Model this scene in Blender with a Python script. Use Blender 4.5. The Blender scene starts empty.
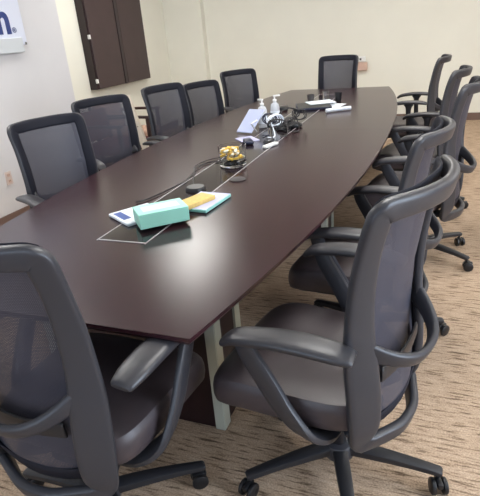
import bpy, bmesh, math, random
from mathutils import Vector, Matrix
random.seed(7)
S = bpy.context.scene
C = S.collection
PI = math.pi

# ------------------------------------------------------------------ camera
H = 1.44
cd = bpy.data.cameras.new('camera'); cam = bpy.data.objects.new('camera', cd); C.objects.link(cam)
S.camera = cam
cd.sensor_fit = 'HORIZONTAL'; cd.sensor_width = 36.0; cd.lens = 36.0 * 503.0 / 480.0
cd.clip_start = 0.02; cd.clip_end = 60
R = Matrix(((0.93277329, -0.07314553, 0.35296418), (0.35163208, 0.40006555, -0.84634652), (-0.07930234, 0.91356296, 0.39889077)))
cam.matrix_world = Matrix.Translation((0, 0, H)) @ R.to_4x4()

# ------------------------------------------------------------------ world, lights, exposure
w = bpy.data.worlds.new('world'); S.world = w; w.use_nodes = True
w.node_tree.nodes['Background'].inputs[0].default_value = (0.85, 0.92, 1.0, 1)
w.node_tree.nodes['Background'].inputs[1].default_value = 0.25
S.view_settings.view_transform = 'Standard'; S.view_settings.look = 'None'
S.view_settings.gamma = 1.0; S.view_settings.use_curve_mapping = False
S.view_settings.exposure = 0.82
LAMP_STRENGTH = 11
LAMP_COLOUR = (1.0, 0.985, 0.945)
wl = bpy.data.lights.new('window_daylight', 'AREA'); wl.shape = 'RECTANGLE'; wl.size = 2.6; wl.size_y = 1.3
wl.energy = 90; wl.color = (0.72, 0.84, 1.0)
wo = bpy.data.objects.new('window_daylight', wl); C.objects.link(wo)
wo.location = (2.95, 0.6, 1.6); wo.rotation_euler = (0, PI / 2, 0)

w2 = bpy.data.lights.new('rear_window_daylight', 'AREA'); w2.shape = 'RECTANGLE'; w2.size = 2.2; w2.size_y = 1.3
w2.energy = 26; w2.color = (0.66, 0.80, 1.0)
o2 = bpy.data.objects.new('rear_window_daylight', w2); C.objects.link(o2)
o2.location = (-1.2, -2.5, 1.6); o2.rotation_euler = (PI / 2, 0, 0)

# ------------------------------------------------------------------ materials
def lin(c):
    return tuple((x / 255 / 12.92) if x / 255 <= 0.04045 else ((x / 255 + 0.055) / 1.055) ** 2.4 for x in c) + (1.0,)
def mat(name, rgb, rough=0.5, spec=0.5, metal=0.0, noise=0.0, nscale=40.0, bump=0.0, bscale=200.0, coat=0.0):
    m = bpy.data.materials.new(name); m.use_nodes = True
    nt = m.node_tree; b = nt.nodes['Principled BSDF']
    col = lin(rgb)
    b.inputs['Base Color'].default_value = col
    b.inputs['Roughness'].default_value = rough
    b.inputs['Specular IOR Level'].default_value = spec
    b.inputs['Metallic'].default_value = metal
    b.inputs['Coat Weight'].default_value = coat
    tc = nt.nodes.new('ShaderNodeTexCoord')
    if noise:
        n = nt.nodes.new('ShaderNodeTexNoise'); n.inputs['Scale'].default_value = nscale
        nt.links.new(tc.outputs['Object'], n.inputs['Vector'])
        r = nt.nodes.new('ShaderNodeValToRGB')
        r.color_ramp.elements[0].position = 0.3; r.color_ramp.elements[1].position = 0.7
        r.color_ramp.elements[0].color = tuple(c * (1 - noise) for c in col[:3]) + (1,)
        r.color_ramp.elements[1].color = tuple(min(1, c * (1 + noise)) for c in col[:3]) + (1,)
        nt.links.new(n.outputs[0], r.inputs[0]); nt.links.new(r.outputs[0], b.inputs['Base Color'])
    if bump:
        n2 = nt.nodes.new('ShaderNodeTexNoise'); n2.inputs['Scale'].default_value = bscale
        nt.links.new(tc.outputs['Object'], n2.inputs['Vector'])
        bp = nt.nodes.new('ShaderNodeBump'); bp.inputs['Strength'].default_value = bump; bp.inputs['Distance'].default_value = 0.002
        nt.links.new(n2.outputs[0], bp.inputs['Height']); nt.links.new(bp.outputs[0], b.inputs['Normal'])
    return m
def glass(name, rgb, rough=0.0, alpha=None):
    m = mat(name, rgb, rough); b = m.node_tree.nodes['Principled BSDF']
    b.inputs['Transmission Weight'].default_value = 1.0; b.inputs['IOR'].default_value = 1.3
    return m
def emis(name, rgb, st):
    m = mat(name, rgb); b = m.node_tree.nodes['Principled BSDF']
    b.inputs['Emission Color'].default_value = tuple(rgb_ for rgb_ in LAMP_COLOUR) + (1,)
    b.inputs['Emission Strength'].default_value = st
    return m
M = {}
M['wall_white'] = mat('wall_white', (212, 210, 211), 0.75, 0.3, noise=0.015, nscale=3, bump=0.08, bscale=300)
M['wall_cream'] = mat('wall_cream', (229, 227, 215), 0.75, 0.3, noise=0.015, nscale=3, bump=0.08, bscale=300)
M['ceiling'] = mat('ceiling_tile', (228, 228, 222), 0.9, 0.2, noise=0.05, nscale=60)
M['baseboard'] = mat('baseboard_vinyl', (112, 90, 80), 0.5)
M['plastic'] = mat('grey_plastic', (50, 50, 55), 0.38, 0.5, bump=0.12, bscale=500)
M['plastic_dark'] = mat('dark_plastic', (33, 33, 37), 0.45, 0.5, bump=0.1, bscale=500)
M['pad'] = mat('arm_pad_urethane', (50, 49, 53), 0.38, 0.5, bump=0.1, bscale=600)
M['vinyl'] = mat('seat_vinyl', (66, 58, 61), 0.42, 0.5, noise=0.05, nscale=25, bump=0.25, bscale=350)
M['border'] = mat('shaded_border_fabric', (22, 23, 34), 0.7, 0.3, bump=0.2, bscale=500)  # edging fabric; near-black colour also carries the backlit shade of the frame fronts
M['rubber'] = mat('caster_rubber', (22, 22, 25), 0.4)
M['steel'] = mat('polished_steel', (170, 172, 176), 0.25, metal=1.0)
M['trim_silver'] = mat('trim_silver', (180, 178, 180), 0.4, metal=0.2)
M['alu'] = mat('brushed_aluminium', (196, 202, 190), 0.45, metal=0.35)
M['mahogany_base'] = mat('mahogany_base', (38, 20, 24), 0.35, noise=0.12, nscale=6)
M['cabinet'] = mat('cabinet_laminate', (58, 42, 43), 0.4, noise=0.08, nscale=5)
M['cabinet_dark'] = mat('cabinet_edge', (40, 26, 28), 0.4)
M['white'] = mat('white_plastic', (232, 232, 230), 0.4)
M['cream'] = mat('cream_board', (222, 212, 196), 0.5)
M['paper'] = mat('white_paper', (226, 232, 240), 0.6)
M['mint'] = mat('mint_cardboard', (160, 224, 205), 0.5)
M['mint_pale'] = mat('mint_pale_print', (206, 228, 214), 0.5)
M['teal_book'] = mat('teal_book_cover', (142, 196, 190), 0.5)
M['blue_print'] = mat('blue_print', (62, 86, 150), 0.5)
M['lilac_print'] = mat('lilac_print', (186, 186, 214), 0.5)
M['yellow'] = mat('yellow_paper', (206, 176, 104), 0.55, noise=0.12, nscale=80)
M['candy'] = mat('yellow_wrapper', (222, 180, 70), 0.35)
M['candy_white'] = mat('white_wrapper', (230, 224, 206), 0.35)
M['black'] = mat('black_plastic', (20, 20, 24), 0.35)
M['navy'] = mat('navy_plastic', (34, 38, 60), 0.35)
M['disc'] = mat('grey_rubber_disc', (62, 58, 58), 0.6)
M['glass'] = glass('clear_glass', (250, 252, 252))
M['clear_gel'] = glass('clear_gel', (240, 243, 248), 0.25); M['clear_gel'].node_tree.nodes['Principled BSDF'].inputs['Transmission Weight'].default_value = 0.45
M['wood'] = mat('guest_chair_wood', (52, 34, 30), 0.4, noise=0.15, nscale=10)
M['tan'] = mat('tan_upholstery', (172, 138, 118), 0.8, noise=0.06, nscale=60)
M['maroon'] = mat('maroon_upholstery', (96, 34, 42), 0.8)
M['logo_blue'] = mat('logo_blue', (40, 58, 120), 0.5)
M['sign_white'] = mat('sign_white', (214, 218, 232), 0.35)
M['grey_strip'] = mat('sign_grey_band', (203, 207, 210), 0.4)
M['lamp'] = emis('lamp_panel', (255, 255, 255), LAMP_STRENGTH)
M['beige_box'] = mat('beige_box', (206, 176, 160), 0.5)
M['dark_slot'] = mat('dark_slot', (25, 25, 27), 0.6)

def mesh_weave():
    m = bpy.data.materials.new('open_weave_mesh'); m.use_nodes = True
    nt = m.node_tree; nt.nodes.clear(); L = nt.links.new
    out = nt.nodes.new('ShaderNodeOutputMaterial'); mx = nt.nodes.new('ShaderNodeMixShader')
    tr = nt.nodes.new('ShaderNodeBsdfTransparent'); b = nt.nodes.new('ShaderNodeBsdfPrincipled')
    b.inputs['Base Color'].default_value = lin((56, 56, 68)); b.inputs['Roughness'].default_value = 0.55
    tc = nt.nodes.new('ShaderNodeTexCoord')
    sp = nt.nodes.new('ShaderNodeSeparateXYZ'); L(tc.outputs['Object'], sp.inputs[0])
    fs = []
    for k, fr in ((0, 1500.0), (2, 1500.0)):
        mu = nt.nodes.new('ShaderNodeMath'); mu.operation = 'MULTIPLY'; mu.inputs[1].default_value = fr; L(sp.outputs[k], mu.inputs[0])
        si = nt.nodes.new('ShaderNodeMath'); si.operation = 'SINE'; L(mu.outputs[0], si.inputs[0]); fs.append(si)
    ad = nt.nodes.new('ShaderNodeMath'); ad.operation = 'ADD'; L(fs[0].outputs[0], ad.inputs[0]); L(fs[1].outputs[0], ad.inputs[1])
    gt = nt.nodes.new('ShaderNodeMath'); gt.operation = 'GREATER_THAN'; gt.inputs[1].default_value = 1.5; L(ad.outputs[0], gt.inputs[0])
    L(gt.outputs[0], mx.inputs[0]); L(b.outputs[0], mx.inputs[1]); L(tr.outputs[0], mx.inputs[2]); L(mx.outputs[0], out.inputs[0])
    return m
M['mesh'] = mesh_weave()

def table_wood():
    m = bpy.data.materials.new('mahogany_veneer'); m.use_nodes = True
    nt = m.node_tree; b = nt.nodes['Principled BSDF']; L = nt.links.new
    tc = nt.nodes.new('ShaderNodeTexCoord'); mp = nt.nodes.new('ShaderNodeMapping'); mp.inputs['Scale'].default_value = (60, 2.0, 10)
    L(tc.outputs['Object'], mp.inputs[0])
    n = nt.nodes.new('ShaderNodeTexNoise'); n.inputs['Scale'].default_value = 2.0; n.inputs['Detail'].default_value = 4; L(mp.outputs[0], n.inputs['Vector'])
    r = nt.nodes.new('ShaderNodeValToRGB'); r.color_ramp.elements[0].color = lin((35, 15, 21)); r.color_ramp.elements[1].color = lin((50, 24, 31))
    r.color_ramp.elements[0].position = 0.3; r.color_ramp.elements[1].position = 0.7
    L(n.outputs[0], r.inputs[0]); L(r.outputs[0], b.inputs['Base Color'])
    b.inputs['Roughness'].default_value = 0.25; b.inputs['Specular IOR Level'].default_value = 0.5
    return m
M['table'] = table_wood()
M['table_edge'] = mat('mahogany_edge', (48, 22, 28), 0.3)
M['inlay'] = mat('dark_glass_inlay', (34, 24, 28), 0.12, 0.5)

def carpet():
    m = bpy.data.materials.new('striated_carpet'); m.use_nodes = True
    nt = m.node_tree; b = nt.nodes['Principled BSDF']; L = nt.links.new
    tc = nt.nodes.new('ShaderNodeTexCoord')
    mp = nt.nodes.new('ShaderNodeMapping'); mp.inputs['Scale'].default_value = (10, 85, 1); mp.inputs['Rotation'].default_value = (0, 0, 0.0)
    L(tc.outputs['Object'], mp.inputs[0])
    n = nt.nodes.new('ShaderNodeTexNoise'); n.inputs['Scale'].default_value = 1.0; n.inputs['Detail'].default_value = 3; n.inputs['Roughness'].default_value = 0.6
    L(mp.outputs[0], n.inputs['Vector'])
    r = nt.nodes.new('ShaderNodeValToRGB'); e = r.color_ramp.elements
    e[0].position = 0.34; e[0].color = lin((104, 86, 70)); e[1].position = 0.47; e[1].color = lin((174, 150, 127))
    e2 = r.color_ramp.elements.new(0.7); e2.color = lin((190, 167, 144))
    L(n.outputs[0], r.inputs[0])
    n2 = nt.nodes.new('ShaderNodeTexNoise'); n2.inputs['Scale'].default_value = 160; L(tc.outputs['Object'], n2.inputs['Vector'])
    mr = nt.nodes.new('ShaderNodeMapRange'); mr.inputs[1].default_value = 0.3; mr.inputs[2].default_value = 0.7; mr.inputs[3].default_value = 0.68; mr.inputs[4].default_value = 1.2
    L(n2.outputs[0], mr.inputs[0])
    mx = nt.nodes.new('ShaderNodeMix'); mx.data_type = 'RGBA'; mx.blend_type = 'MULTIPLY'; mx.inputs[0].default_value = 1.0
    L(r.outputs[0], mx.inputs[6]); L(mr.outputs[0], mx.inputs[7]); L(mx.outputs[2], b.inputs['Base Color'])
    b.inputs['Roughness'].default_value = 0.95; b.inputs['Specular IOR Level'].default_value = 0.1
    bp = nt.nodes.new('ShaderNodeBump'); bp.inputs['Strength'].default_value = 0.4; bp.inputs['Distance'].default_value = 0.004
    L(n2.outputs[0], bp.inputs['Height']); L(bp.outputs[0], b.inputs['Normal'])
    return m
M['carpet'] = carpet()

# ------------------------------------------------------------------ mesh helpers
def finish(name, bm, m, smooth=True, angle=40):
    bmesh.ops.remove_doubles(bm, verts=bm.verts, dist=1e-6)
    bmesh.ops.recalc_face_normals(bm, faces=bm.faces)
    me = bpy.data.meshes.new(name); bm.to_mesh(me); bm.free()
    me.materials.append(M[m] if isinstance(m, str) else m)
    if smooth:
        for p in me.polygons: p.use_smooth = True
        me.set_sharp_from_angle(angle=math.radians(angle))
    return me
def link(name, me, parent=None, loc=(0, 0, 0), rot=(0, 0, 0)):
    o = bpy.data.objects.new(name, me); C.objects.link(o); o.location = loc; o.rotation_euler = rot
    if parent: o.parent = parent
    return o
def tag(o, label, cat, group=None):
    o['label'] = label; o['category'] = cat
    if group: o['group'] = group
    return o
def thing(name, label, cat, loc=(0, 0, 0), rz=0, group=None):
    o = bpy.data.objects.new(name, None); o.empty_display_size = 0.1; C.objects.link(o); o.location = loc; o.rotation_euler = (0, 0, rz)
    return tag(o, label, cat, group)
def box(bm, c, s, bevel=0.0, seg=2, rz=0.0, mtx=None):
    r = bmesh.ops.create_cube(bm, size=1.0)
    vs = r['verts']
    for v in vs: v.co = Vector((v.co.x * s[0], v.co.y * s[1], v.co.z * s[2]))
    if bevel:
        es = list({e for v in vs for e in v.link_edges})
        rb = bmesh.ops.bevel(bm, geom=es, offset=bevel, segments=seg, affect='EDGES', profile=0.5)
        vs = list({v for f in rb['faces'] for v in f.verts} | {v for v in vs if v.is_valid})
    T = Matrix.Translation(c) @ (mtx if mtx else Matrix.Rotation(rz, 4, 'Z'))
    for v in vs: v.co = T @ v.co
    return vs
def lathe(bm, prof, n=24, c=(0, 0, 0), axis='Z'):
    rings = []
    for r, z in prof:
        ring = []
        for k in range(n):
            a = 2 * PI * k / n
            p = Vector((r * math.cos(a), r * math.sin(a), z))
            if axis == 'X': p = Vector((p.z, p.x, p.y))
            if axis == 'Y': p = Vector((p.x, p.z, p.y))
            ring.append(bm.verts.new(p + Vector(c)))
        rings.append(ring)
    for a, b in zip(rings, rings[1:]):
        for k in range(n):
            bm.faces.new((a[k], a[(k + 1) % n], b[(k + 1) % n], b[k]))
    if prof[0][0] > 1e-5: bm.faces.new(rings[0][::-1])
    if prof[-1][0] > 1e-5: bm.faces.new(rings[-1])
def catmull(pts, n):
    out = []
    P = [pts[0]] + list(pts) + [pts[-1]]
    for i in range(1, len(P) - 2):
        p0, p1, p2, p3 = [list(P[i + d]) for d in (-1, 0, 1, 2)]
        for k in range(n):
            t = k / n
            out.append([0.5 * ((2 * b) + (-a + c) * t + (2 * a - 5 * b + 4 * c - d) * t * t + (-a + 3 * b - 3 * c + d) * t ** 3) for a, b, c, d in zip(p0, p1, p2, p3)])
    out.append(list(pts[-1]))
    return out
def sweep(bm, st, side, n=5, seg=14, power=3.0, closed=False, cap=True):
    """st: stations (x,y,z,halfwidth,halfthick); side: rough direction of the width"""
    pts = catmull(st, n) if not closed else catmull(list(st) + [st[0]], n)[:-1]
    if cap and not closed:
        def ends(a, b):
            res = []
            d = Vector(a[:3]) - Vector(b[:3]); d.normalize()
            for f, s in ((0.85, 0.55), (0.5, 0.85)):
                q = Vector(a[:3]) + d * (a[4] * f)
                res.append([q.x, q.y, q.z, a[3] - a[4] * (1 - s), a[4] * s])
            return res
        pts = ends(pts[0], pts[1]) + pts + ends(pts[-1], pts[-2])[::-1]
    rings = []; N = len(pts)
    for i, p in enumerate(pts):
        if closed: a, b = pts[i - 1], pts[(i + 1) % N]
        else: a, b = pts[max(0, i - 1)], pts[min(N - 1, i + 1)]
        T = (Vector(b[:3]) - Vector(a[:3])).normalized()
        sd = side(p) if callable(side) else Vector(side)
        sd = (sd - T * sd.dot(T)).normalized(); nn = T.cross(sd)
        ring = []
        for k in range(seg):
            an = 2 * PI * k / seg
            cx, sx = math.cos(an), math.sin(an)
            ux = math.copysign(abs(cx) ** (2 / power), cx); uy = math.copysign(abs(sx) ** (2 / power), sx)
            ring.append(bm.verts.new(Vector(p[:3]) + sd * (ux * p[3]) + nn * (uy * p[4])))
        rings.append(ring)
    rng = range(N) if closed else range(N - 1)
    for i in rng:
        a, b = rings[i], rings[(i + 1) % N]
        for k in range(seg):
            bm.faces.new((a[k], a[(k + 1) % seg], b[(k + 1) % seg], b[k]))
    if not closed:
        bm.faces.new(rings[0][::-1]); bm.faces.new(rings[-1])
def slab(bm, outline, z0, z1, bevel=0.0):
    lo = [bm.verts.new((x, y, z0)) for x, y in outline]; hi = [bm.verts.new((x, y, z1)) for x, y in outline]
    n = len(outline)
    bm.faces.new(lo[::-1]); bm.faces.new(hi)
    for k in range(n): bm.faces.new((lo[k], lo[(k + 1) % n], hi[(k + 1) % n], hi[k]))
def struct(name, bm, m, smooth=False):
    o = link(name, finish(name, bm, m, smooth)); o['kind'] = 'structure'; return o
def simple_box(name, c, s, m, bevel=0.0, parent=None):
    bm = bmesh.new(); box(bm, c, s, bevel); return link(name, finish(name, bm, m), parent)

# ------------------------------------------------------------------ room shell
XL, XJ, YJ, YB, XR, YN, ZC = -4.2, -3.5, 4.37, 7.9, 3.1, -2.6, 2.75
def wallbox(name, x0, x1, y0, y1, z0, z1, m):
    bm = bmesh.new(); box(bm, ((x0 + x1) / 2, (y0 + y1) / 2, (z0 + z1) / 2), (x1 - x0, y1 - y0, z1 - z0)); return struct(name, bm, m)
wallbox('floor', XL - .2, XR + .2, YN - .2, YB + .2, -0.1, 0, 'carpet')
wallbox('ceiling', XL - .2, XR + .2, YN - .2, YB + .2, ZC, ZC + .1, 'ceiling')
wallbox('wall_left', XL - .15, XL, YJ, YB + .15, 0, ZC, 'wall_cream')
wallbox('wall_left_jut', XL - .15, XJ, YN - .15, YJ, 0, ZC, 'wall_white')
wallbox('wall_back', XL, XR + .15, YB, YB + .15, 0, ZC, 'wall_cream')
wallbox('wall_back_column', XL, -3.55, YB - .13, YB, 0, ZC, 'wall_cream')
for x0, x1, z0, z1 in ((XJ, -2.3, 0, ZC), (-.1, XR + .15, 0, ZC), (-2.3, -.1, 0, .95), (-2.3, -.1, 2.25, ZC)):
    wallbox('wall_front', x0, x1, YN - .15, YN, z0, z1, 'wall_white')
bm = bmesh.new()
for x in (-2.28, -1.2, -.12): box(bm, (x, YN - .05, 1.6), (.05, .05, 1.3))
for z in (0.975, 2.225): box(bm, (-1.2, YN - .05, z), (2.2, .05, .05))
struct('window_2', bm, 'white')
# right wall with a window opening
for z0, z1, y0, y1 in ((0, 0.95, YN, YB), (2.25, ZC, YN, YB), (0.95, 2.25, YN, -0.7), (0.95, 2.25, 1.9, YB)):
    wallbox('wall_right', XR, XR + .15, y0, y1, z0, z1, 'wall_white')
bm = bmesh.new()
for y in (-0.68, 0.6, 1.88): box(bm, (XR + .05, y, 1.6), (.05, .05, 1.3))
for z in (0.975, 2.225): box(bm, (XR + .05, .6, z), (.05, 2.6, .05))
struct('window_1', bm, 'white')
for nm, x0, x1, y0, y1 in (('baseboard_back', -3.55, XR, YB - .014, YB), ('baseboard_left', XJ, XJ + .014, YN, YJ), ('baseboard_left_recess', XL, XL + .014, YJ, YB - .13), ('baseboard_right', XR - .014, XR, YN, YB)):
    wallbox(nm, x0, x1, y0, y1, 0, 0.10, 'baseboard')

# ceiling lamps
def ceiling_lamp(x, y, label):
    t = thing('ceiling_light', label, 'ceiling light', (x, y, ZC), 0, 'recessed ceiling lights')
    bm = bmesh.new()
    for sx in (-1, 1): box(bm, (sx * .30, 0, -.008), (.02, 1.22, .016)); box(bm, (0, sx * .61, -.008), (.58, .02, .016))
    link('frame', finish('frame', bm, 'white'), t)
    bm = bmesh.new(); box(bm, (0, 0, -.004), (.58, 1.2, .006)); link('diffuser', finish('diffuser', bm, 'lamp'), t)
for ix, x in enumerate((-2.95, -0.3, 2.0)):
    for iy, y in enumerate((2.3, 5.5)):
        ceiling_lamp(x, y, 'white framed recessed ceiling light above the room')

# ------------------------------------------------------------------ conference table
TX, TY0, TY1 = -1.09, 0.93, 5.87
def half(y):
    t = (y - (TY0 + TY1) / 2) / ((TY1 - TY0) / 2)
    return 0.785 - (0.785 - 0.545) * abs(t) ** 2.25
def outline(y0, y1, inset=0.0, n=24):
    ys = [y0 + (y1 - y0) * k / n for k in range(n + 1)]
    return [(half(y) - inset, y) for y in ys] + [(-half(y) + inset, y) for y in ys[::-1]]
table = thing('conference_table', 'long dark mahogany boat shaped conference table in the middle of the room', 'table', (TX, 0, 0))
SEAM = 3.55
for a, b in ((TY0, SEAM - .001), (SEAM + .001, TY1)):
    bm = bmesh.new(); slab(bm, outline(a, b, 0.0), 0.7385, 0.7400); 
    link('tabletop', finish('tabletop', bm, 'table', False), table)
    bm = bmesh.new()
    o1 = outline(a, b, 0.0); o2 = outline(a + (0.0 if a > 2 else 0.02), b - (0.02 if b > 4 else 0), 0.02)
    r = [[bm.verts.new((x, y, z)) for x, y in o] for o, z in ((o1, .7385), (o1, .728), (o2, .706))]
    n = len(o1)
    for p, q in zip(r, r[1:]):
        for k in range(n): bm.faces.new((p[k], p[(k + 1) % n], q[(k + 1) % n], q[k]))
    bm.faces.new(r[0]); bm.faces.new(r[-1][::-1])
    link('edge_band', finish('edge_band', bm, 'table_edge', False), table)
# glass cable hatch strip with metal trim
bm = bmesh.new(); box(bm, (0, 3.42, .7408), (.205, 3.92, .0016)); link('glass_inlay', finish('glass_inlay', bm, 'inlay', False), table)
bm = bmesh.new()
for sx in (-1, 1): box(bm, (sx * .106, 3.42, .7412), (.0042, 3.935, .0024))
for y in (1.46, 5.38): box(bm, (0, y, .7412), (.217, .006, .0024))
link('inlay_trim', finish('inlay_trim', bm, 'trim_silver', False), table)
for (py0, py1) in ((1.38, 2.15), (3.55, 4.3)) if False else ((1.37, 1.60), (3.30, 3.54), (5.20, 5.43)):
    bm = bmesh.new(); box(bm, (0, (py0 + py1) / 2, .351), (.77, py1 - py0, .70), .004, 1)
    pd = link('pedestal', finish('pedestal', bm, 'mahogany_base', False), table)
    for sx in (-1, 1):
        for y, sy in ((py0, -1), (py1, 1)):
            bm = bmesh.new()
            box(bm, (sx * .390, y - sy * .020, .35), (.010, .05, .69)); box(bm, (sx * .374, y + sy * .004, .35), (.038, .010, .69))
            link('corner_trim', finish('corner_trim', bm, 'alu', False), pd)

# ------------------------------------------------------------------ task chair (local: faces +Y, hub at origin)
def interp(pts, z):
    for (a, ya), (b, yb) in zip(pts, pts[1:]):
        if z <= b: return ya + (yb - ya) * max(0, (z - a) / (b - a))
    return pts[-1][1]
def yback(z):      # depth of the frame's side edges against height
    return interp(((.33, -.150), (.42, -.172), (.55, -.172), (.66, -.160), (.80, -.156), (.95, -.180), (1.07, -.212)), z)
def wback(z):      # half width of the frame centreline
    return interp(((.33, .186), (.45, .196), (.60, .202), (.75, .204), (.90, .208), (1.07, .213)), z)
def bow(z):
    return interp(((.33, .075), (.50, .085), (.66, .09), (.80, .082), (1.07, .072)), z)
def ysurf(x, z, k=1.0): return yback(z) - k * bow(z) * (1 - min(1, abs(x) / wback(z)) ** 2)
def build_chair_meshes():
    D = {}
    # seat
    def seat_out(k, n, a=.270, b=.25, pw=5.5):
        an = 2 * PI * k / n; c, s = math.cos(an), math.sin(an)
        x = math.copysign(abs(c) ** (2 / pw), c) * a; y = math.copysign(abs(s) ** (2 / pw), s) * b
        x *= 1 - .10 * (-(y / b) * .5 + .5)
        return x, y + .105
    def loft(rings, n=56):
        bm = bmesh.new(); rr = []
        for sc, z in rings:
            ring = []
            for k in range(n):
                x, y = seat_out(k, n); x *= sc; y = (y - .105) * sc + .105
                drop = -.035 * max(0, (y - .20) / .15) ** 2 - 0.016 * (1 - min(1, (x / .25) ** 2)) * (1 if z > .44 else 0) * (1 - max(0, min(1, (y - .18) / .1)))
                ring.append(bm.verts.new((x, y, z + drop)))
            rr.append(ring)
        for a, b in zip(rr, rr[1:]):
            for k in range(n): bm.faces.new((a[k], a[(k + 1) % n], b[(k + 1) % n], b[k]))
        bm.faces.new(rr[0][::-1]); bm.faces.new(rr[-1])
        return bm
    D['seat'] = finish('seat', loft([(.86, .385), (.95, .388), (.985, .400), (1.0, .425), (.998, .452), (.985, .470), (.955, .483), (.88, .490), (.6, .492), (.25, .492)]), 'vinyl')
    D['seat_pan'] = finish('seat_pan', loft([(.45, .33), (.72, .345), (.88, .372), (.92, .392), (.80, .40)]), 'plastic_dark')
    # back frame: one closed ring on a bowed shell plus the cross band
    def fside(p):
        x, y, z = p[:3]; e = .01
        dx = (ysurf(x + e, z) - ysurf(x - e, z)) / (2 * e) if abs(x) < wback(z) - .012 else math.copysign(1.6 * bow(z) / wback(z), x)
        dz = (ysurf(x, z + e) - ysurf(x, z - e)) / (2 * e)
        a = (x / .17) ** 3; c = ((z - .70) / .33) ** 5
        return Vector((1, dx, 0)) * a + Vector((0, dz, 1)) * c * (.5 if abs(x) > .12 else 1)
    bm = bmesh.new()
    half_ = [(.060, .338, .022), (.155, .343, .026), (.186, .358, .027), (wback(.42), .42, .038), (wback(.52), .52, .041), (wback(.64), .64, .039), (wback(.74), .74, .033), (wback(.85), .85, .029),
             (wback(.95), .95, .026), (.213, 1.022, .026), (.210, 1.046, .025), (.190, 1.056, .024), (.10, 1.059, .023)]
    ring = [(0, .338, .022)] + half_ + [(0, 1.058, .023)] + [(-x, z, h) for x, z, h in half_[::-1]]
    sweep(bm, [(x, ysurf(x, z), z, h * 1.2, .0145) for x, z, h in ring], fside, n=4, seg=20, power=4.2, closed=True)
    cb = []
    for k in range(13):
        u = -1 + 2 * k / 12
        cb.append((u * .196, yback(.64) + .002 + .016 * abs(u) ** 5 - .110 * (1 - abs(u) ** 2.4), .600 + .075 * abs(u) ** 2.6, .023 + .012 * abs(u) ** 5, .012))
    sweep(bm, cb, lambda p: Vector((0, -.45, 1)), n=4, seg=14)
    # fork under the seat
    for s in (-1, 1):
        sweep(bm, [(s * .06, .0, .335, .032, .014), (s * .09, -.07, .335, .034, .015), (s * .15, -.13, .350, .034, .014)], (1, 0, 0), n=4, seg=14)
    D['back_frame'] = finish('back_frame', bm, 'plastic', True, 60)
    # mesh panel + fabric border, widened over the frame front to darken it
    def my(x, z): return ysurf(x, z, .62) + .010 + .030 * math.exp(-((z - .60) / .12) ** 2) * (1 - min(1, abs(x) / wback(z)) ** 2)
    def hwm(z): return wback(z) - .006
    bm = bmesh.new(); nx, nz = 14, 24; g = []
    for j in range(nz + 1):
        row = []
        for i in range(nx + 1):
            u = -1 + 2 * i / nx; v = j / nz
            z = .40 + v * (1.050 - .40)
            x = u * hwm(z)
            row.append(bm.verts.new((x, my(x, z), z)))
        g.append(row)
    for j in range(nz):
        for i in range(nx): bm.faces.new((g[j][i], g[j][i + 1], g[j + 1][i + 1], g[j + 1][i]))
    D['backrest_mesh'] = finish('backrest_mesh', bm, 'mesh')
    bm = bmesh.new(); loop = [(hwm(z), z) for z in (.44, .52, .6, .7, .8, .9, .97, 1.02)]
    loop += [(.196, 1.050), (.15, 1.055), (.07, 1.057), (-.07, 1.057), (-.15, 1.055), (-.196, 1.050)]
    loop += [(-a, z) for a, z in loop[:8][::-1]] + [(-.12, .405), (0, .40), (.12, .405)]
    sweep(bm, [(x, my(x, z) + .003, z, .029, .006) for x, z in loop], fside, n=3, seg=10, closed=True)
    D['mesh_border'] = finish('mesh_border', bm, 'border', True, 70)
    bm = bmesh.new()
    sweep(bm, [(u * .13, my(u * .13, .56) - .016, .555 + .008 * abs(u), .024, .006) for u in (-1, -.5, 0, .5, 1)], (0, 0, 1), n=3, seg=10)
    D['lumbar_support'] = finish('lumbar_support', bm, 'plastic_dark')
    # arms
    for s, nm in ((-1, 'arm_l'), (1, 'arm_r')):
        bm = bmesh.new()
        st = [(s * .302, .165, .678, .026, .014), (s * .300, .150, .640, .030, .014), (s * .300, .105, .565, .032, .013), (s * .295, .055, .475, .032, .013), (s * .270, .005, .39, .032, .014), (s * .20, -.03, .345, .034, .015), (s * .08, -.03, .335, .034, .016)]
        sweep(bm, st, (0, 1, .35), n=5, seg=14)
        D[nm] = finish(nm, bm, 'plastic')
        bm = bmesh.new()
        st = [(s * .300, .215, 00.670, .030, .013), (s * .300, .18, 00.688, .038, .016), (s * .298, .09, 00.702, .042, .017), (s * .294, 0, 00.705, .044, .017), (s * .290, -.08, 00.700, .042, .016), (s * .287, -.125, 00.692, .034, .013)]
        sweep(bm, st, (1, 0, 0), n=5, seg=18, power=2.6)
        D[nm + '_pad'] = finish('arm_pad', bm, 'pad')
        bm = bmesh.new()
        sweep(bm, [(s * .294, .03, .68, .045, .014), (s * .292, .03, .655, .028, .014), (s * .29, .03, .60, .022, .013), (s * .275, .02, .44, .024, .014), (s * .20, .01, .36, .03, .015)], (0, 1, 0), n=4, seg=12)
        D[nm + '_post'] = finish('arm_post', bm, 'plastic_dark')
    # column, base
    bm = bmesh.new(); lathe(bm, [(.026, .09), (.026, .20), (.022, .21), (.022, .30)], 20); D['gas_column'] = finish('gas_column', bm, 'black')
    bm = bmesh.new(); box(bm, (0, 0, .325), (.15, .20, .05), .015); box(bm, (.13, .03, .335), (.16, .014, .012), .004); D['tilt_mechanism'] = finish('tilt_mechanism', bm, 'plastic_dark')
    bm = bmesh.new(); lathe(bm, [(.0, .065), (.045, .066), (.052, .075), (.052, .105), (.044, .122), (.03, .128), (0, .128)], 24); D['base_hub'] = finish('base_hub', bm, 'plastic')
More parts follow.
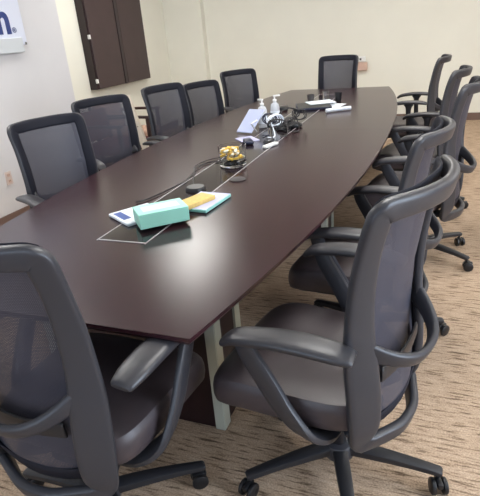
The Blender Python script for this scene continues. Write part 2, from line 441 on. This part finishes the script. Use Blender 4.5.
    bm = bmesh.new(); sweep(bm, [(0, .03, .102, .026, .018), (0, .12, .100, .025, .016), (0, .23, .092, .021, .013), (0, .325, .080, .018, .011)], (1, 0, 0), n=4, seg=12, power=4)
    D['base_leg'] = finish('base_leg', bm, 'plastic_dark')
    bm = bmesh.new(); lathe(bm, [(.007, .04), (.007, .072)], 10); box(bm, (0, -.012, .045), (.020, .05, .022), .006); D['caster'] = finish('caster', bm, 'rubber')
    bm = bmesh.new()
    for s in (-1, 1): lathe(bm, [(0, s * .011), (.022, s * .011), (.0275, s * .013), (.0285, s * .018), (.0275, s * .024), (.022, s * .027), (0, s * .027)], 20, (0, -.012, .0285), 'X')
    D['caster_wheel'] = finish('caster_wheel', bm, 'rubber')
    return D
CH = build_chair_meshes()
def make_chair(x, y, face, label, group, dz=0.0, base=0.0, arms='loop', nm='task_chair', lean=0.0, twist=0.0):
    """face: direction the sitter looks, degrees counter-clockwise from +X"""
    t = thing(nm, label, 'chair', (x, y, 0), math.radians(face - 90), group)
    u = (0, 0, dz)
    s = link('seat', CH['seat'], t, u); link('seat_pan', CH['seat_pan'], s)
    link('tilt_mechanism', CH['tilt_mechanism'], t, u); link('gas_column', CH['gas_column'], t)
    f = link('back_frame', CH['back_frame'], t, u, (lean, 0, math.radians(twist))); me = link('backrest_mesh', CH['backrest_mesh'], t, u, (lean, 0, math.radians(twist)))
    link('mesh_border', CH['mesh_border'], me); link('lumbar_support', CH['lumbar_support'], f)
    for k in ('arm_l', 'arm_r'):
        if arms == 'post':
            a = link('arm', CH[k + '_post'], t, u)
        else:
            a = link('arm', CH[k], t, u)
            if arms == 'both': link('arm_post', CH[k + '_post'], a)
        link('arm_pad', CH[k + '_pad'], a)
    b = link('base', CH['base_hub'], t, (0, 0, 0), (0, 0, math.radians(base)))
    for k in range(5):
        an = 2 * PI * k / 5
        link('base_leg', CH['base_leg'], b, (0, 0, 0), (0, 0, an))
        ca = link('caster', CH['caster'], t, (-math.sin(an + math.radians(base)) * .322, math.cos(an + math.radians(base)) * .322, 0), (0, 0, an + math.radians(base) + 1.9 * ((k * 7) % 5)))
        link('caster_wheel', CH['caster_wheel'], ca)
    return t
G = 'task chairs around the conference table'
make_chair(-0.245, 1.315, 172, 'charcoal mesh back task chair at the right, nearest one seen side-on', G, 0, -28, twist=-8)
make_chair(-0.24, 2.17, 172, 'charcoal mesh back task chair on the right side, second from the near end', G, -.05, 130)
make_chair(-0.07, 3.16, 172, 'charcoal task chair on the right side, third from the near end', G, 0, 85, 'both')
make_chair(-0.11, 4.15, 172, 'charcoal task chair on the right side, fourth from the near end', G, -.025, 110, 'both')
make_chair(-0.24, 5.42, 176, 'charcoal task chair on the right side, farthest before the back wall', G, -.03, 85, 'post')
make_chair(-0.935, 0.92, 87, 'charcoal task chair at the lower left, nearest one seen from behind', G, 0, -50)
make_chair(-1.97, 2.32, -22, 'black mesh task chair at the left, closest to the wall outlet', G, -.035, 0)
make_chair(-2.20, 3.17, -26, 'black mesh task chair at the left, in front of the cream leaning board', G, -.035, 0)
make_chair(-2.05, 3.90, -18, 'black mesh task chair at the left, third from the near end', G, -.035, 0)
make_chair(-2.04, 4.62, -22, 'low black mesh task chair at the left, fourth from the near end', G, -.095, 0)
make_chair(-2.08, 5.635, -38, 'black mesh task chair turned to the far left corner of the table', G, -.085, 0)
make_chair(-1.20, 6.13, -97, 'black mesh task chair at the head of the table by the back wall', G, -.03, 0)

# ------------------------------------------------------------------ wall cabinet
cab = thing('wall_cabinet', 'dark brown two door cabinet hung on the left wall', 'cabinet', (XL, 6.25, 0.87))
bm = bmesh.new(); box(bm, (.055, 0, .6), (.108, 1.33, 1.2)); link('body', finish('body', bm, 'cabinet_dark', False), cab)
for y, wd in ((-.345, .60), (.345, .60)):
    bm = bmesh.new(); box(bm, (.118, y, .6), (.018, wd, 1.19), .003, 1); d = link('door', finish('door', bm, 'cabinet', False), cab)
    if y < 0:
        for z in (.10, .62, 1.1):
            bm = bmesh.new(); box(bm, (.115, y - .31, z), (.03, .03, .05), .004, 1); link('hinge', finish('hinge', bm, 'white'), d)
bm = bmesh.new(); box(bm, (.122, 0, .6), (.02, .06, 1.2), .003, 1); link('centre_stile', finish('centre_stile', bm, 'cabinet_dark', False), cab)

# ------------------------------------------------------------------ sign on the near left wall
sg = thing('wall_sign', 'white wall sign with large blue letter and grey lower band', 'sign', (XJ, 3.55, 1.46))
bm = bmesh.new(); box(bm, (.008, -.12, .35), (.016, .86, .70), .003, 1); link('panel', finish('panel', bm, 'sign_white', False), sg)
bm = bmesh.new(); box(bm, (.026, -.16, -.0), (.02, .80, .12), .004, 1); link('lower_band', finish('lower_band', bm, 'grey_strip', False), sg)
def text_mesh(s, size, m, bold=0.0):
    cu = bpy.data.curves.new('t', 'FONT'); cu.body = s; cu.size = size; cu.extrude = .001; cu.offset = bold; cu.align_x = 'RIGHT'
    ob = bpy.data.objects.new('t', cu); C.objects.link(ob)
    bpy.context.view_layer.update()
    me = bpy.data.meshes.new_from_object(ob.evaluated_get(bpy.context.evaluated_depsgraph_get()))
    bpy.data.objects.remove(ob); me.materials.clear(); me.materials.append(M[m]); return me
TM = Matrix(((0, 0, 1), (1, 0, 0), (0, 1, 0))).to_euler()
link('letter', text_mesh('m', .34, 'logo_blue', .010), sg, (.018, .16, .10), TM)
link('registered_mark', text_mesh('®', .06, 'logo_blue'), sg, (.018, .21, .10), TM)
bm = bmesh.new(); lathe(bm, [(0, 0), (.012, 0), (.012, .02), (0, .02)], 12, (0, .29, .01), 'X'); link('standoff_pin', finish('standoff_pin', bm, 'steel'), sg)

# outlet
ol = thing('wall_outlet', 'pale wall power outlet low on the near left wall', 'outlet', (XJ, 3.27, .40))
bm = bmesh.new(); box(bm, (.003, 0, 0), (.006, .072, .115), .002, 1); link('cover_plate', finish('cover_plate', bm, mat('outlet_plate', (206, 190, 182), .4)), ol)
for z in (-.027, .027):
    bm = bmesh.new(); box(bm, (.007, 0, z), (.003, .034, .030), .001, 1)
    r_ = link('receptacle', finish('receptacle', bm, 'beige_box'), ol)
    bm = bmesh.new()
    for y in (-.007, .007): box(bm, (.009, y, z + .003), (.001, .003, .010))
    link('slot', finish('slot', bm, 'dark_slot'), r_)

# box on back wall
sb = thing('wall_dispenser', 'small white and tan box fixed to the back wall behind the head chair', 'dispenser', (-1.13, YB, .74))
bm = bmesh.new(); box(bm, (0, -.04, .055), (.17, .08, .11), .006, 1); link('tray', finish('tray', bm, 'beige_box'), sb)
bm = bmesh.new(); box(bm, (0.01, -.03, .155), (.10, .05, .07), .008, 1); link('cover', finish('cover', bm, 'white'), sb)
bm = bmesh.new(); box(bm, (-.01, -.057, .155), (.03, .006, .03), .002, 1); link('button', finish('button', bm, 'disc'), sb)

# ------------------------------------------------------------------ guest chairs by left wall
def guest_chair(x, y, rz, label, seat):
    t = thing('guest_chair', label, 'chair', (x, y, 0), rz, 'guest chairs by the left wall')
    for sx in (-1, 1):
        for yy, h in ((.24, .66), (-.24, .76)):
            bm = bmesh.new(); sweep(bm, [(sx * .27, yy, .012, .018, .018), (sx * .27, yy, h * .5, .02, .02), (sx * .27, yy - (.05 if yy < 0 else 0), h, .018, .018)], (1, 0, 0), n=3, seg=10, power=5)
            link('leg', finish('leg', bm, 'wood'), t)
        bm = bmesh.new(); sweep(bm, [(sx * .27, .27, .665, .026, .014), (sx * .27, 0, .67, .026, .014), (sx * .27, -.26, .66, .024, .014)], (1, 0, 0), n=3, seg=10, power=5)
        link('armrest', finish('armrest', bm, 'wood'), t)
    bm = bmesh.new(); box(bm, (0, .02, .43), (.50, .50, .10), .035, 3); link('seat', finish('seat', bm, seat), t)
    bm = bmesh.new(); box(bm, (0, -.25, .635), (.48, .06, .30), .025, 3, mtx=Matrix.Rotation(math.radians(8), 4, 'X')); link('backrest', finish('backrest', bm, seat), t)
guest_chair(-3.35, 5.03, -PI / 2, 'wooden guest chair with tan seat behind the left task chairs', 'tan')
guest_chair(-3.11, 4.40, -PI / 2, 'wooden guest chair with maroon upholstery seen through a mesh backrest', 'maroon')

# cream panel leaning behind L2
lp = thing('leaning_board', 'narrow cream board with small rivets leaning on a guest chair behind the left chairs', 'board', (-2.60, 4.30, 0.0), 0)
LM = Matrix.Rotation(math.radians(-14.5), 4, 'Y')
bm = bmesh.new(); box(bm, (0, 0, 0), (.075, .03, .95), .004, 1, mtx=LM @ Matrix.Translation((0, 0, .485))); link('panel', finish('panel', bm, 'cream'), lp)
bm = bmesh.new()
for z in (.90, .78, .66): lathe(bm, [(0, -.0155), (.006, -.0155), (.005, -.018), (0, -.018)], 10, (0.01, 0, z), 'Y')
for v in bm.verts: v.co = LM @ v.co
link('rivet', finish('rivet', bm, 'disc'), lp)

# ------------------------------------------------------------------ things on the table
ZT = .740
def rot2(a): return Matrix.Rotation(a, 4, 'Z')
# leaflet left, below tissue box
def flat_item(name, label, cat, x, y, z, rz, s, m, print_m=None, pr=None, tname='cover'):
    t = thing(name, label, cat, (x, y, z), rz)
    bm = bmesh.new(); box(bm, (0, 0, s[2] / 2), s, min(.002, s[2] * .3), 1); link(tname, finish(tname, bm, m), t)
    if print_m:
        bm = bmesh.new(); box(bm, (pr[0], pr[1], s[2] + .0004), (pr[2], pr[3], .0008)); link('printed_patch', finish('printed_patch', bm, print_m, False), t)
    return t
ZI = .7424
flat_item('magazine', 'white booklet with blue print sticking out left under the mint box', 'booklet', -1.175, 1.725, ZI, -.56, (.19, .19, .012), 'paper', 'blue_print', (-.02, -.065, .11, .035))
flat_item('book', 'thin teal edged book with lilac cover under the yellow packet', 'book', -.955, 1.915, ZI, -.1, (.16, .23, .014), 'teal_book', 'lilac_print', (0, 0, .155, .225))
yp = thing('yellow_packet', 'yellow folded packet lying on the teal edged book', 'packet', (-.975, 1.86, ZI + .0155), -.35)
bm = bmesh.new(); box(bm, (0, 0, .007), (.085, .19, .014), .003, 2)
for v in bm.verts: v.co.z += .006 * math.sin(v.co.y * 18) ** 2 * (1 if v.co.z > .005 else 0)
link('wrapper', finish('wrapper', bm, 'yellow'), yp)
tb = thing('tissue_box', 'mint green rectangular tissue box lying near the glass strip', 'tissue box', (-1.02, 1.655, ZI + .0135), .75)
bm = bmesh.new(); box(bm, (0, 0, .030), (.200, .125, .060), .002, 1); link('carton', finish('carton', bm, 'mint'), tb)
bm = bmesh.new(); box(bm, (0, .0, .0602), (.15, .065, .001)); link('top_panel', finish('top_panel', bm, 'mint_pale'), tb)

# microphone pods / grommet discs
for nm, lb, x, y, r, h, mt in (('grommet_disc', 'flat dark round disc on the right trim of the glass strip', -.935, 2.29, .042, .006, 'disc'), ('microphone_pod', 'low black round microphone pod at the left of the teal edged book', -1.08, 2.10, .05, .018, 'black')):
    t = thing(nm, lb, 'disc' if 'disc' in nm else 'microphone', (x, y, ZI))
    bm = bmesh.new(); lathe(bm, [(0, 0), (r, 0), (r, h * .5), (r * .85, h), (0, h)], 28); link('housing', finish('housing', bm, mt), t)
def cable(name, label, pts, r=.0035, m='black', cat='cable', group=None):
    bm = bmesh.new(); sweep(bm, [(x, y, z, r, r) for x, y, z in pts], lambda p: Vector((.3, .2, 1)), n=8, seg=8, power=2)
    return tag(link(name, finish(name, bm, m)), label, cat, group)
zc = ZI + .0045
cable('power_cable', 'black cable from the candy bowl curling down along the glass strip', [(-1.15, 2.62, zc), (-1.22, 2.60, zc), (-1.25, 2.50, zc), (-1.22, 2.35, zc), (-1.20, 2.22, zc), (-1.22, 2.05, zc), (-1.25, 1.92, zc), (-1.28, 1.88, zc)])
cable('power_cable', 'second thinner black cable ending at the microphone pod', [(-1.17, 2.74, zc), (-1.25, 2.66, zc), (-1.28, 2.52, zc), (-1.22, 2.38, zc), (-1.17, 2.26, zc), (-1.12, 2.16, zc)], .003)

# candy bowl
cb = thing('candy_jar', 'straight clear glass jar of yellow and white candies on glass strip', 'jar', (-1.065, 2.56, ZI))
bm = bmesh.new(); lathe(bm, [(0, 0), (.070, 0), (.074, .004), (.078, .115), (.075, .115), (.070, .012), (0, .010)], 36); link('glass_wall', finish('glass_wall', bm, 'glass'), cb)
cbm = []
for v in range(4):
    bm = bmesh.new(); box(bm, (0, 0, 0), (.034, .014, .012), .004, 2); cbm.append(finish('candy', bm, ('candy', 'candy_white', 'candy', 'black')[v]))
for k in range(60):
    lay = k // 15; an = k * 2.4; rr_ = .012 + .050 * ((k * 37) % 11) / 10
    o = link('candy_or_dark_lump', cbm[3 if k < 15 else k % 3], None, (-1.065 + rr_ * math.cos(an), 2.56 + rr_ * math.sin(an), ZI + .020 + lay * .024), (random.uniform(-.4, .4), random.uniform(-.4, .4), random.uniform(0, 3)))
    if k < 15: tag(o, 'dark lump added in the bottom of the clear glass jar for its dark reflections', 'candy', 'dark reflection lumps in the glass jar')  # bottom layer is added dark lumps, standing in for reflections in the base
    elif k % 3 == 1: tag(o, 'off-white wrapped candy in the upper layers of the glass jar', 'candy', 'off-white candies in the glass jar')
    else: tag(o, 'yellow wrapped candy in the upper layers of the glass jar', 'candy', 'yellow candies in the glass jar')

# tablet stand
tbm = thing('tablet_stand', 'pale blue panel leaning on a white stand in the middle of the table', 'tablet', (-1.29, 3.50, ZI), math.radians(-18))
bm = bmesh.new(); box(bm, (0, .0, .075), (.14, .010, .22), .003, 1, mtx=Matrix.Rotation(math.radians(-52), 4, 'X')); link('screen_panel', finish('screen_panel', bm, mat('pale_blue_panel', (178, 186, 216), .35)), tbm)
bm = bmesh.new(); sweep(bm, [(.066, -.01, .085, .007, .004), (.075, -.09, .075, .007, .004), (.072, -.03, .006, .007, .004)], (1, 0, 0), n=1, seg=8); link('kickstand', finish('kickstand', bm, 'white'), tbm)
# pump bottles
def pump(x, y, h, label, rz):
    t = thing('pump_bottle', label, 'bottle', (x, y, ZI), rz, 'clear pump bottles')
    bm = bmesh.new(); lathe(bm, [(0, 0), (.032, 0), (.035, .006), (.035, h * .6), (.028, h * .72), (.013, h * .78), (.013, h * .82), (0, h * .82)], 24); link('bottle', finish('bottle', bm, 'clear_gel'), t)
    bm = bmesh.new(); lathe(bm, [(0, h * .82), (.015, h * .82), (.015, h * .88), (.006, h * .89), (.006, h * .97), (0, h * .97)], 16); box(bm, (.016, 0, h), (.055, .016, .012), .004); link('pump_head', finish('pump_head', bm, 'white'), t)
    bm = bmesh.new(); lathe(bm, [(.0356, h * .15), (.0356, h * .5)], 24)
    for f in [f for f in bm.faces if len(f.verts) > 4]: bm.faces.remove(f)
    link('label_sleeve', finish('label_sleeve', bm, 'paper'), t)
pump(-1.25, 3.66, .20, 'clear pump bottle beside the pale blue leaning panel', 2.6)
pump(-1.175, 3.74, .215, 'slightly taller clear pump bottle next to the cable pile', .6)

# conference phone and cable pile
ph = thing('conference_phone', 'black three lobed conference phone under the pile of cables', 'phone', (-1.06, 3.62, ZI), .4)
bm = bmesh.new(); n = 48; rings = []
for sc, z in ((.9, 0), (1, .008), (.96, .022), (.7, .040), (.35, .048)):
    rings.append([bm.verts.new(((.085 + .040 * math.cos(3 * 2 * PI * k / n)) * sc * math.cos(2 * PI * k / n), (.085 + .040 * math.cos(3 * 2 * PI * k / n)) * sc * math.sin(2 * PI * k / n), z)) for k in range(n)])
for a, b in zip(rings, rings[1:]):
    for k in range(n): bm.faces.new((a[k], a[(k + 1) % n], b[(k + 1) % n], b[k]))
bm.faces.new(rings[0][::-1]); bm.faces.new(rings[-1]); link('housing', finish('housing', bm, 'black'), ph)
bm = bmesh.new(); box(bm, (0, 0, .050), (.05, .035, .004), .001, 1); link('display', finish('display', bm, 'lilac_print'), ph)
cols = ('black', 'navy', 'paper', 'black', 'disc', 'black')
labs = ('black cable loop tallest on the cable pile', 'navy cable loop at the left of the cable pile', 'white cable looping out of the cable pile', 'black cable coil at the right of the pile', 'grey cable coil low on the pile', 'black cable coil at the front of the pile')
for k, (cx, cy, rx, rz_, tl) in enumerate(((-1.05, 3.62, .06, .062, .3), (-1.16, 3.50, .05, .05, -.4), (-1.10, 3.45, .055, .05, .9), (-.98, 3.66, .045, .05, .0), (-1.02, 3.52, .06, .04, 1.3), (-1.08, 3.38, .05, .035, .6))):
    pts = []
    for j in range(26):
        a = j * .62; q = 1 + .12 * math.sin(j * 1.3 + k)
        pts.append((cx + rx * q * math.cos(a) * math.cos(tl) + .004 * j * .3, cy + rx * q * math.cos(a) * math.sin(tl) + .012 * math.sin(j * .7), ZI + .052 + rz_ * .72 + rz_ * .9 * math.sin(a) * .8 + (0 if k != 4 else -.02)))
    pts.append((cx + .05, cy - .10 - .02 * k, ZI + .006))
    pts.append((cx + .02, cy - .16 - .02 * k, ZI + .006))
    for j, p in enumerate(pts):
        if p[2] < ZI + .008: pts[j] = (p[0], p[1], ZI + .008)
    cable('coiled_cable', labs[k], pts, .0042, cols[k])
t = thing('computer_mouse', 'dark navy mouse in front of the leaning pale blue panel', 'mouse', (-1.17, 3.10, ZI), .5)
bm = bmesh.new(); box(bm, (0, 0, .014), (.06, .11, .028), .012, 3); link('shell', finish('shell', bm, 'navy'), t)
t = thing('remote_control', 'small white remote beside the cable pile on the strip trim', 'remote', (-.99, 3.02, ZI), -.35)
bm = bmesh.new(); box(bm, (0, 0, .009), (.035, .13, .018), .006, 2); link('shell', finish('shell', bm, 'white'), t)
t = thing('document', 'lilac folded paper lying beside the navy mouse', 'paper', (-1.22, 3.22, ZI), .7)
bm = bmesh.new(); box(bm, (0, 0, .002), (.12, .17, .004)); link('sheet', finish('sheet', bm, 'lilac_print'), t)

# far group
t = thing('laptop', 'closed dark laptop at the far end of the glass strip', 'laptop', (-1.07, 4.55, ZI), .3)
bm = bmesh.new(); box(bm, (0, 0, .010), (.30, .34, .020), .005, 2); link('case', finish('case', bm, 'navy'), t)
bm = bmesh.new(); box(bm, (0, .0, .0205), (.28, .32, .001)); link('lid', finish('lid', bm, 'black'), t)
flat_item('document', 'white sheets lying on top of the closed dark laptop', 'paper', -1.03, 4.66, ZI + .0235, .5, (.24, .20, .006), 'paper', tname='sheet')
flat_item('document', 'white papers beside the rolled marker at the far end', 'paper', -.90, 4.58, ZI, -.2, (.16, .24, .005), 'paper', tname='sheet')
t = thing('paper_roll', 'white paper roll lying across the table at far end', 'roll', (-.80, 4.30, ZI + .017), -.95)
bm = bmesh.new(); lathe(bm, [(0, -.11), (.016, -.11), (.016, .11), (0, .11)], 18, (0, 0, 0), 'Y'); link('sheet', finish('sheet', bm, 'paper'), t)
for x, y, h, lb, mt in ((-1.14, 4.75, .085, 'dark cup at the left of the far papers', 'disc'), (-1.02, 4.85, .10, 'clear glass tumbler standing behind the far papers', 'glass'), (-.90, 4.84, .085, 'black cup at the right behind the far papers', 'black')):
    t = thing('drinking_cup', lb, 'cup', (x, y, ZI))
    bm = bmesh.new(); lathe(bm, [(0, 0), (.026, 0), (.034, h), (.031, h), (.024, .006), (0, .006)], 22); link('body', finish('body', bm, mt), t)
t = thing('power_adapter', 'black flat block left of the far laptop', 'adapter', (-1.32, 4.46, ZI), .2)
bm = bmesh.new(); box(bm, (0, 0, .014), (.07, .14, .028), .005, 2); link('case', finish('case', bm, 'black'), t)
